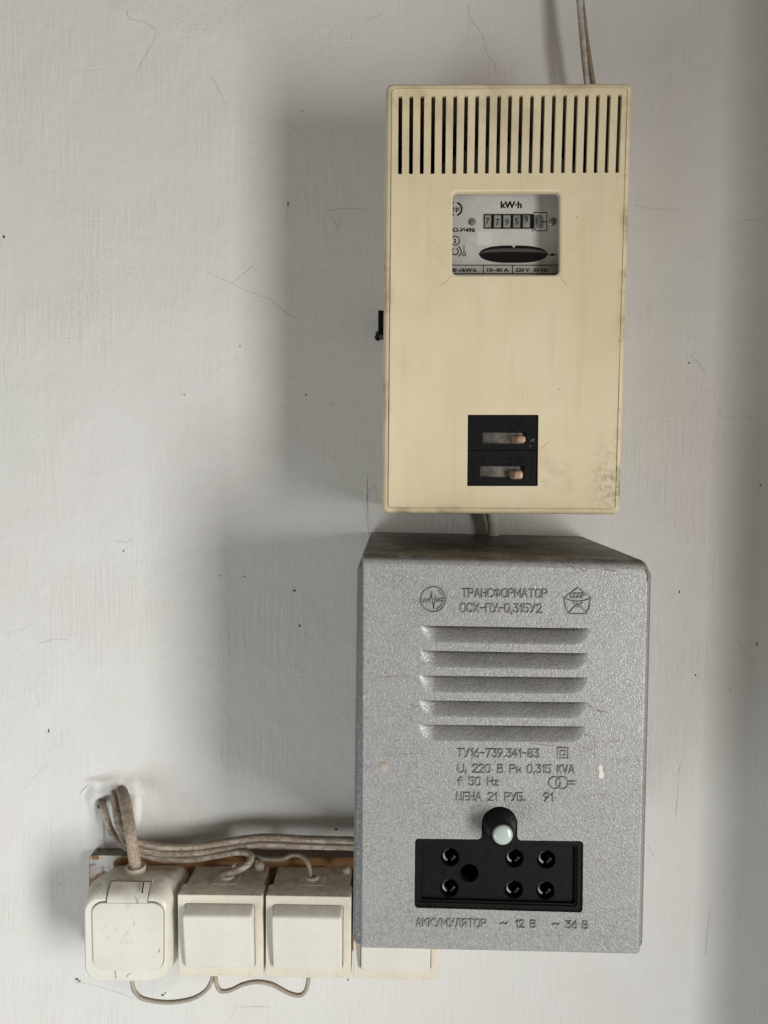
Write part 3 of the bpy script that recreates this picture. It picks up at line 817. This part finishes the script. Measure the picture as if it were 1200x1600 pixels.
# inscriptions
ST = lambda s, x0, yb0, x1, yb1, h: stroke_text(s, x0, yb0, x1, yb1, h, dt, 'inscription', 'hammer', case, trafo)
ST('ТРАНСФОРМАТОР', 722.5, 932.5, 854.5, 933.5, 12.6)
ST('ОСХ-ПУ-0,315У2', 720, 956, 846, 957, 13)
ST('ТУ16-739.341-83', 715.5, 1182.5, 842, 1183, 13)
ST('U', 715.5, 1206.5, 725, 1206.6, 12.5); ST('i', 727.2, 1206.5, 728.6, 1206.6, 7)
ST('220', 739, 1206.6, 766, 1206.8, 12.5); ST('В', 778.5, 1206.8, 786, 1206.9, 12.5); ST('Рн', 797.5, 1207, 813.5, 1207.1, 12.5)
ST('0,315', 824.5, 1207.2, 860.5, 1207.4, 12.5); ST('kVA', 871.5, 1207.5, 897, 1207.7, 12.5)
ST('f', 715.5, 1226.5, 721, 1226.5, 12.5); ST('50', 733, 1226.5, 750.5, 1226.7, 12.5); ST('Нz', 762.5, 1226.8, 778, 1226.9, 12.5)
ST('ЦЕНА', 714.5, 1250, 752, 1250.3, 12.5); ST('21', 763, 1250.4, 776.5, 1250.5, 12.5); ST('РУБ.', 789.5, 1250.6, 820, 1250.8, 12.5); ST('91', 850, 1251.2, 864, 1251.4, 12.5)
ST('АККУМУЛЯТОР', 651, 1446.5, 759.5, 1448, 12.6); ST('~', 782.5, 1448, 792.5, 1448.2, 12.5); ST('12', 806.5, 1448.2, 818.5, 1448.4, 11.5); ST('В', 829.5, 1448.5, 837, 1448.6, 11.5)
ST('~', 863.5, 1449.3, 873, 1449.5, 12.5); ST('36', 884.5, 1449.6, 901, 1449.8, 11.5); ST('В', 911, 1450, 918.5, 1450.2, 11.5)


def emb(lines):
    m = MB()
    for pts, cl in lines: m.relief(pq(pts, dt),  .00043, .00076, -dt, cl)
    return m.build('emblem', 'hammer', case, trafo, ang=60)


emb([(cpx(677.3, 936.5, 19.5, 36), True), (cpx(677.3, 936.5, 15.5, 18, -60, 70), False),
     ([(659.5, 937), (662, 942), (664.5, 936), (667, 941), (669.5, 936), (672, 941), (674.5, 925), (678, 951), (681, 932), (683, 940), (687, 936)], False), ([(687, 935.5), (693, 935)], False), ([(687, 939.5), (693, 939)], False)])
P5 = [(902.5, 918.5), (923.5, 933.5), (920, 951), (916, 959), (889, 959), (885, 951), (881.5, 934)]
emb([(P5, True), ([(883, 935), (892, 938.5), (902.5, 939.6), (913, 938.5), (922.5, 935)], False), ([(888, 957.5), (902.5, 943.5), (917, 957.5)], False), ([(896, 941.5), (902.5, 948.5), (909.5, 941.5)], False)])
ST('СССР', 892, 934, 913.5, 934, 7.5)
emb([([(871.5, 1168.5), (888, 1168.5), (888, 1184.5), (871.5, 1184.5)], True), ([(876, 1173), (883.5, 1173), (883.5, 1180), (876, 1180)], True)])
emb([(cpx(866.8, 1222.8, 9.3, 24), True), (cpx(878.3, 1222.8, 9.3, 24), True), ([(888, 1220.5), (897.5, 1220.5)], False), ([(888, 1225.2), (897.5, 1225.2)], False)])
# chips in the paint
for pts in ([(936, 1196), (940, 1195), (942, 1200), (941, 1205), (944, 1209), (943, 1215), (938, 1217), (935, 1213), (937, 1206), (935, 1201)], [(594, 1192), (601, 1190), (607, 1195), (606, 1203), (600, 1207), (594, 1203), (592, 1197)]):
    m = MB(); P = pq(pts, dt); m.loft([ring(P, -dt + .0001), ring(P, -dt - .00012)], False, True)
    o = m.build('paint_chip', 'chip' if pts[0][0] > 700 else 'dusty', case, trafo, smooth=False)
for c, wd_ in (([(914, 1098), (922, 1103), (928, 1109), (938, 1111), (950, 1113)], .0004), ([(912, 1147), (922, 1150), (929, 1150), (929, 1164)], .0003), ([(929, 1172), (928, 1184)], .0002), ([(640, 1100), (648, 1104), (656, 1103)], .0004),
               ([(828, 1162), (852, 1164), (888, 1168)], .0003), ([(588, 1057), (596, 1058)], .0004), ([(600, 1057), (632, 1056), (642, 1057)], .00025), ([(652, 1231), (661, 1230)], .0005), ([(818, 1133), (824, 1129), (825, 1126)], .0004),
               ([(777, 955), (781, 953), (780, 957)], .0006), ([(630, 1178), (655, 1177)], .0003), ([(1010, 890), (1013, 900), (1012, 908)], .0006), ([(905, 888), (912, 893), (918, 890)], .0004), ([(940, 890), (960, 892)], .0005), ([(893, 884), (905, 896)], .0003)):
    m = MB(); P = []
    for p, q in zip(c, c[1:]): P += [(p[0] + (q[0] - p[0]) * t / 3 + random.uniform(-.5, .5), p[1] + (q[1] - p[1]) * t / 3 + random.uniform(-.7, .7)) for t in range(3)]
    m.relief(pq(P + [c[-1]], dt), wd_ * .65, .00006, -dt); m.build('scuff', 'scuff', case, trafo)
# black socket panel
m = MB()
kin = [(x, z) for x, z in key]
yf = -dt + .0012
pin = inset_quad(pan, (.0012, .0012, .0012, .0012)); fl = inset_quad(pan, (.0030, .0030, .0030, .0026)); fl2 = inset_quad(pan, (.0044, .0046, .0044, .0034))
m.sheet(key, [rq(fl, .0020, 6)], yf)
dfl = dt - .0042
m.loft([ring(rq(fl, .0020, 6), yf), ring(rq(inset_quad(fl, .0003), .0019, 6), yf + .0010), ring(rq(inset_quad(fl, .0011), .0017, 6), yf + .0011), ring(rq(fl2, .0016, 6), -dfl)])
hol = []
HC = [(703, 1339.6), (702, 1387.8), (803.6, 1341.3), (802.7, 1390.3), (853.7, 1343.3), (852.3, 1391.8)]
for (x, y) in HC + [(733.3, 1364.5)]: hol.append(circ(xz(x, y, dfl), 15.3 * MMPX(dfl), 28))
m.sheet(rq(fl2, .0016, 6), hol, -dfl)
for k, h in enumerate(hol):
    cx, cz = (sum(p[0] for p in h) / 28, sum(p[1] for p in h) / 28)
    h2 = [(cx + (p[0] - cx) * .94, cz + (p[1] - cz) * .94) for p in h]
    m.loft([ring(h, -dfl), ring(h2, -dfl + .0006), ring(h2, -dfl + .016)], False, k < 6)
panel = m.build('socket_panel', 'black', trafo, trafo)
for (x, y) in HC:
    m = MB(); c = Vector(xz(x, y, dfl)); r = 15.3 * MMPX(dfl)
    # split sleeve standing inside the hole
    for (a0, a1, rr) in ((95, 250, .72), (285, 350, .66)):
        L, R_, L2, R2 = [], [], [], []
        for q in range(9):
            t = math.radians(a0 + (a1 - a0) * q / 8)
            L.append((c.x + r * rr * math.cos(t), -dfl + .0030, c.y + r * rr * math.sin(t))); R_.append((c.x + r * (rr - .10) * math.cos(t), -dfl + .0150, c.y + r * (rr - .10) * math.sin(t)))
            L2.append((c.x + r * (rr - .18) * math.cos(t), -dfl + .0034, c.y + r * (rr - .18) * math.sin(t)))
            R2.append((c.x + r * (rr + .12) * math.cos(t), -dfl + .0042, c.y + r * (rr + .12) * math.sin(t)))
        i0 = m.add(R2); i1 = m.add(L); i2 = m.add(L2); i3 = m.add(R_)
        m.bridge(i0, i1, False); m.bridge(i1, i2, False); m.bridge(i2, i3, False)
    m.build('contact', 'contact', panel, trafo)
m = MB()
m.relief(pq([(672, 1338.5), (681, 1338.5)], dfl), .0003, .0002, -dfl); m.relief(pq([(676.5, 1334), (676.5, 1343)], dfl), .0003, .0002, -dfl)
m.relief(pq([(672, 1388), (681, 1388)], dfl), .0003, .0002, -dfl); m.relief(pq(cpx(760, 1394, 6.5, 18), dfl), .0002, .0001, -dfl, True)
m.build('moulded_mark', 'black_matt', panel, trafo)['kind'] = 'stuff'
# fuse holder with white lens
m = MB(); c = (c0.x, c0.y); k = 1.0
prof = [(.0010, .0102), (.0030, .0100), (.0042, .0094), (.0052, .0091)]
m.loft([ring(circ(c, r, 32), -dt - y_ + .002) for y_, r in prof])
rk = []
NN = 48
for (y_, r, kn) in ((.0052, .0091, 0), (.0060, .0089, .0005), (.0110, .0083, .0005), (.0122, .0079, 0), (.0158, .0075, 0), (.0164, .0072, 0), (.0165, .0064, 0), (.0158, .0060, 0)):
    rk.append([(c[0] + (r - kn * (j % 4 in (0, 1))) * math.cos(2 * math.pi * j / NN), -dt - y_ + .002, c[1] + (r - kn * (j % 4 in (0, 1))) * math.sin(2 * math.pi * j / NN)) for j in range(NN)])
m.loft(rk)
fuse = m.build('fuse_holder', 'black', trafo, trafo, ang=28)
m = MB(); m.loft([ring(circ(c, r, 28), -dt - y_ + .002) for y_, r in ((.0150, .0061), (.0160, .0060), (.0167, .0056), (.0173, .0046), (.0177, .0030), (.0179, .0012))], False, True)
m.build('lens', 'lens', fuse, trafo, ang=60)

# ================================================================== board with socket and switches
bd = .012
bq = pq([(138, 1336), (660, 1341), (660, 1487), (138, 1487)], bd)
board = thing('mounting_board', (bq[3][0], 0, bq[3][1]), 'brown wooden mounting board behind the row of switches, with flaked white paint', 'board')
mb = MB(); mb.loft([ring(rq(inset_quad(bq, i), .004), -d) for d, i in ((.0008, 0), (.0105, 0), (.0116, .0005), (bd, .0014))], True, True)
mb.build('plank', 'wood', board, board)

# weatherproof socket
ds = .060
s_out = pq([(138.5, 1369.5), (278, 1369.5), (275.8, 1518), (140.5, 1518)], .042)
sock = thing('power_socket', (sum(p[0] for p in s_out) / 4, -bd, s_out[2][1]), 'rounded ivory weatherproof socket with closed hinged lid at the row end, thick cable on top', 'socket')
mb = MB()
s_back = pq([(171, 1352), (297, 1352), (294, 1498), (171, 1498)], bd + .0005)
rr = [(s_back, bd + .0005, 0, 10), (s_out, .039, .0004, 12.5), (s_out, .042, 0, 13), (s_out, .0480, .0005, 13), (s_out, .0530, .0014, 12.6), (s_out, .0565, .0027, 12), (s_out, .0585, .0040, 11.4), (s_out, .0592, .0050, 11)]
rings = [ring(rq(inset_quad(q, (i * 1.6, i * .8, i * .9, i * .8)), r / 1000, 8), -d) for q, d, i, r in rr]
mb.loft(rings, True, False)
Lp = lambda x, y: xz(x, y, ds)
lidq = [Lp(143.5, 1410), Lp(255.5, 1410), Lp(255, 1516.5), Lp(146, 1516.5)]
gap = rq(inset_quad(lidq, -.0005), .0090, 8)
mb.sheet([(p[0], p[2]) for p in rings[-1]], [gap], -.0592)
mb.loft([ring(gap, -.0592), ring(gap, -.0560)])
mb.build('housing', 'ivory3', sock, sock, ang=40)
m = MB()
lo = rq(lidq, .0085, 8)
ta, tb = Lp(166.5, 1410), Lp(231, 1410); ba, bb = Lp(180.5, 1517), Lp(222, 1517)
lo_i = lambda ins: rq(inset_quad(lidq, ins), .0085 - ins, 8)
m.loft([ring(lo_i(0), -.0545), ring(lo_i(0), -ds - .0002), ring(lo_i(.0004), -ds - .0007), ring(lo_i(.0010), -ds - .0009)], False, True)
# hinge flap curving back over the top, and the latch tab below
rows = []
for j in range(9):
    t = j / 8
    z = ta[1] - .001 + (Lp(200, 1388.5)[1] - ta[1] + .001) * t; y = -(ds + .0004) + .0105 * t ** 2.2
    rows.append((z, y))
for sgn in (0,):
    g = [m.add([(ta[0], y + .004, z), (ta[0], y + .0003, z), (ta[0] + .0004, y, z), (tb[0] - .0004, y, z), (tb[0], y + .0003, z), (tb[0], y + .004, z)]) for z, y in rows]
    for a_, b_ in zip(g, g[1:]): m.bridge(a_, b_, False)
z1 = Lp(200, 1531)[1]
m.loft([[(ba[0], y, ba[1] + .002), (bb[0], y, ba[1] + .002), (bb[0] - .0002, y, z1), (ba[0] + .0005, y, z1)] for y in (-.050, -ds - .0003)], False, False)
m.loft([[(ba[0], -ds - .0003, ba[1] + .002), (bb[0], -ds - .0003, ba[1] + .002), (bb[0] - .0002, -ds - .0003, z1), (ba[0] + .0005, -ds - .0003, z1)],
        [(ba[0] + .0005, -ds - .0008, ba[1] + .002), (bb[0] - .0005, -ds - .0008, ba[1] + .002), (bb[0] - .0007, -ds - .0008, z1 + .0005), (ba[0] + .001, -ds - .0008, z1 + .0005)]], False, True)
lid = m.build('lid', 'ivory3', sock, sock, ang=30)
m = MB(); dl = ds + .0009
m.relief(pq([(198, 1455.5), (209.5, 1473.5), (188.5, 1473.5)], dl), .00035, .0003, -dl, True)
m.relief(pq([(198, 1461), (201, 1467), (200, 1470.5), (196.5, 1470.5), (195.5, 1467)], dl), .0003, .00025, -dl, True)
m.build('warning_triangle', 'ivory3', lid, sock, ang=60)
fl_l = [Vector((ta[0], y, z)) for z, y in rows]; fl_r = [Vector((tb[0], y, z)) for z, y in rows]
for path in (fl_l, fl_r, [fl_l[-1], fl_r[-1]]):
    m = MB(); m.tube(path, .00022, 6); m.build('seam', 'void', lid, sock)
m = MB(); p = [at(225, 1379, .0515), at(223.5, 1386, .0555), at(222.8, 1395, .0585)]
m.tube([Vector((q.x, q.y - .0006, q.z)) for q in smoothline(p, 4)], .0005, 6); m.build('hinge_slit', 'void', lid, sock)
for c, w_, dd in (([(247, 1489), (249, 1485), (250, 1482)], .0005, dl), ([(210, 1440), (209, 1447)], .0003, dl), ([(168, 1466), (169, 1467)], .0003, dl), ([(214, 1404), (215, 1412)], .0004, dl), ([(197.5, 1526.5), (200, 1523), (204, 1521)], .0005, ds + .0008)):
    m = MB(); m.relief(pq(c, dd), w_ * .55, .00004, -dd); m.build('scuff', 'scuff', lid, sock)
gc = at(212, 1356.5, .031)
m = MB(); gr = [(.0045, -.004), (.0075, -.004), (.0078, .0008), (.0074, .0018), (.0066, .0020), (.0056, .0016), (.0052, .0004), (.0050, -.004)]
m.loft([[(gc.x + r * math.cos(2 * math.pi * q / 28), gc.y + r * math.sin(2 * math.pi * q / 28), gc.z + h) for q in range(28)] for r, h in gr])
m.build('cable_gland', 'ivory', sock, sock)

# ---- a switch, in local coordinates: x centred, y=0 at the board, z=0 at the bottom edge of the frame
W2, HS, DF = .0318, .0632, .043


def box_quad(x0, x1, z0, z1): return [(x0, z1), (x1, z1), (x1, z0), (x0, z0)]


def make_switch(label):
    t = thing('rocker_switch', (0, 0, 0), label, 'switch', 'rocker switches on the wooden board')
    m = MB(); q = box_quad(-.0292, .0300, .006, HS - .0004)
    m.loft([ring(rq(inset_quad(q, i), .0015, 3), -d) for d, i in ((.0003, 0), (.029, 0))], True, True)
    m.build('back_box', 'ivory', t)
    m = MB(); q = box_quad(-W2, W2, 0, HS); op = box_quad(-.0268, .0262, .0078, .0568)
    oo = rq(op, .0022, 5)
    m.loft([ring(rq(inset_quad(q, i), r, 4), -d) for d, i, r in ((.0275, .0004, .0012), (.0280, 0, .0012), (DF - .0008, 0, .0012), (DF - .0002, .0003, .001), (DF, .0010, .0007))])
    m.sheet(rq(inset_quad(q, .0010), .0007, 4), [oo], -DF)
    m.loft([ring(oo, -DF), ring(rq(inset_quad(op, .0003), .002, 5), -DF + .0004), ring(rq(inset_quad(op, .0003), .002, 5), -DF + .010)])
    fr = m.build('frame', 'ivory', t, ang=30)
    m = MB()
    m.relief([(.0000, HS - .0060), (.0000, HS - .0024)], .0002, .0002, -DF)
    m.build('moulded_mark', 'ivory', fr); m = MB()
    m.relief([(.0000 + .0020 * math.cos(a), .0036 + .0020 * math.sin(a)) for a in [2 * math.pi * k / 18 for k in range(18)]], .0002, .00022, -DF, True)
    m.build('moulded_mark', 'ivory', fr); m = MB()
    m.relief([(.0225, .0055), (.0247, .0019), (.0203, .0019)], .0002, .00022, -DF, True)
    m.build('moulded_mark', 'ivory', fr)
    # rocker: proud at the top, tilting in at the bottom
    m = MB(); q0 = inset_quad(op, .0007); rg = []
    for (dd_t, dd_b, it, ib, isd, r) in ((-.009, -.009, 0, 0, 0, .0018), (.000, .0004, 0, 0, 0, .0018), (.0078, .0020, .0030, .0002, .0001, .0018), (.0090, .0030, .0040, .0005, .0004, .0018), (.0094, .0035, .0048, .0010, .0010, .0014), (.0094, .0036, .0056, .0018, .0018, .001)):
        o2 = rq(inset_quad(q0, (it, isd, ib, isd)), r, 5); zt = max(p[1] for p in o2); zb = min(p[1] for p in o2)
        rg.append([(p[0], -DF - (dd_b + (dd_t - dd_b) * (p[1] - zb) / (zt - zb)), p[1]) for p in o2])
    m.loft(rg, False, True)
    m.build('rocker', 'ivory2', t, ang=38)
    # cable entry on the top of the back box
    m = MB(); zt = HS - .0004
    m.loft([[(x * s_, y, zt + h) for x, y in ((-.0098, -.002), (.0098, -.002), (.0098, -.0284), (-.0098, -.0284))] for s_, h in ((1, -.0005), (1, .0006), (.96, .0009))], False, True)
    e = m.build('cable_entry', 'ivory', t)
    m = MB(); gr = [(.0056, .0004), (.0054, .0020), (.0046, .0026), (.0034, .0026), (.0030, .0012)]
    m.loft([[(r * math.cos(2 * math.pi * q / 20), -.018 + r * math.sin(2 * math.pi * q / 20), zt + h) for q in range(20)] for r, h in gr])
    m.build('grommet', 'ivory', e)
    return t


def copy_tree(o, parent=None):
    c = o.copy(); COL.objects.link(c)
    if parent is not None: c.parent = parent
    for ch in list(o.children): copy_tree(ch, c)
    return c


dsw = bd + DF
sw = make_switch('ivory rocker switch right beside the rounded weatherproof socket')
spots = [((345, 1526.3), None), ((481.5, 1528.3), 'ivory rocker switch close to the left side of the grey transformer'), ((618.3, 1531.3), 'ivory rocker switch mostly hidden, its lower edge showing below the transformer')]
SW = []
for (px, lab) in spots:
    o = sw if lab is None else copy_tree(sw)
    p = at(px[0], px[1], dsw); o.location = (p.x, -bd, p.z)
    o.rotation_euler = (0, math.radians(-.35 if px[0] < 400 else (0 if px[0] < 500 else .3)), 0)
    if lab: o['label'] = lab
    SW.append(o)

# ================================================================== cables


def cable(name, px, r, mat, label, group=None, n=12, wob=.04, cores=None, cat='cable'):
    P = smoothline([at(*p) for p in px], 10)
    if cores is None:
        m = MB(); m.tube(P, r, n, True, wob)
        o = m.build(name, mat, ang=80); tag(o, label, cat, group); return o
    t = thing(name, tuple(P[0]), label, cat, group)
    for (dx, dy, dz, mt) in cores:
        m = MB(); m.tube([p + Vector((dx, dy, dz)) for p in P], r, n, True, wob); m.build('core', mt, t, t, ang=80)
    return t


cable('riser_cable', [(186, 1232, -.004), (193, 1243, .012), (199, 1270, .024), (204, 1305, .034), (209, 1335, .036), (212.5, 1360, .031)], lambda t: .0047 - .0003 * t, 'cable_v',
      'thick dusty cable dropping from the wall hole into the socket top', n=16, wob=.05)
cable('flat_cable', [(179, 1236, -.003), (180, 1250, .010), (186, 1285, .017), (196, 1310, .018), (215, 1319, .0185), (250, 1327, .0185), (305, 1327, .019), (355, 1320, .020), (410, 1313, .020), (480, 1316, .020), (556, 1318, .020), (600, 1320, .020)],
      .0029, 'cable', 'twin flat whitewashed cable running along the wall above the switches to the transformer', cores=((0, 0, .0024, 'cable'), (0, -.0006, -.0024, 'cable')), n=10)
cable('branch_cable', [(157, 1250, -.002), (162, 1262, .008), (172, 1295, .013), (190, 1318, .015), (213, 1331, .016), (250, 1341, .018), (300, 1342, .020), (340, 1336, .022), (375, 1331, .024), (391, 1336, .026), (389, 1348, .030), (372, 1359, .032), (356, 1363, .031), (345, 1368, .030)],
      .0028, 'cable', 'lower whitewashed cable curling down into the first switch', n=10)
cable('link_cable', [(392, 1337, .020), (415, 1342, .020), (440, 1342, .020), (456, 1336, .021), (470, 1337, .024), (480, 1347, .028), (484, 1362, .030), (484, 1374, .030)], .0018, 'cable_thin',
      'thin cable bending down into the top of the second switch', n=8)
cable('loop_cable', [(206, 1516, .030), (207, 1538, .030), (212, 1551, .030), (226, 1561, .030), (262, 1566, .029), (298, 1561, .029), (320, 1549, .030), (330, 1534, .030), (335, 1515, .030)], .0017, 'cable_thin',
      'thin grey cable looping below the socket to the first switch', 'loops of thin cable under the switches', n=8)
cable('loop_cable', [(337, 1515, .031), (338, 1536, .031), (345, 1548, .031), (360, 1547, .031), (380, 1538, .031), (402, 1534, .031), (425, 1538, .031), (450, 1551, .031), (468, 1555, .031), (478, 1547, .031), (482, 1530, .031), (483, 1512, .031)], .0017, 'cable_thin',
      'thin grey cable looping below the switches from the first to the second', 'loops of thin cable under the switches', n=8)
cable('supply_cable', [(884, -220, .018), (896, -90, .024), (905, 0, .027), (910, 60, .028), (916.5, 125, .028), (926, 195, .028), (930, 240, .028)], .0021, 'cable_top',
      'painted twin core cable coming down into the meter box top', cores=((0, 0, 0, 'cable_top'),), n=10)
t = bpy.data.objects['supply_cable']
m = MB(); m.tube(smoothline([at(*p) for p in [(884, -220, .015), (897, -90, .021), (908.5, 0, .024), (915.5, 60, .0245), (925.5, 125, .025), (937, 195, .025), (942, 240, .025)]], 10), .0021, 10, True, .05)
m.build('core', 'cable_brown', t, t, ang=80)
cable('conduit_stub', [(762, 780, .012), (767, 800, .014), (771, 820, .013), (771, 845, .010)], .0046, 'plaster', 'short painted cable between the meter box and the transformer', n=12, wob=.03)

# crumbs of plaster lying on the fittings
for (x, y, d, r, par) in ((405, 1352, .026, .0045, SW[0]), (366, 1354, .030, .003, SW[0]), (541, 1360, .030, .0038, SW[1])):
    m = MB(); p = at(x, y, d); m.blob((0, 0, 0), r, r * .8, r * .9, 12, 8, .22)
    o = m.build('plaster_crumb', 'dusty', ang=80); o.location = p
    tag(o, {405: 'dusty crumb of plaster lying on the first switch behind its cable', 366: 'small dusty plaster crumb beside the cable entry of the first switch', 541: 'dusty plaster crumb on top of the second switch, by the transformer'}[x], 'plaster crumb')
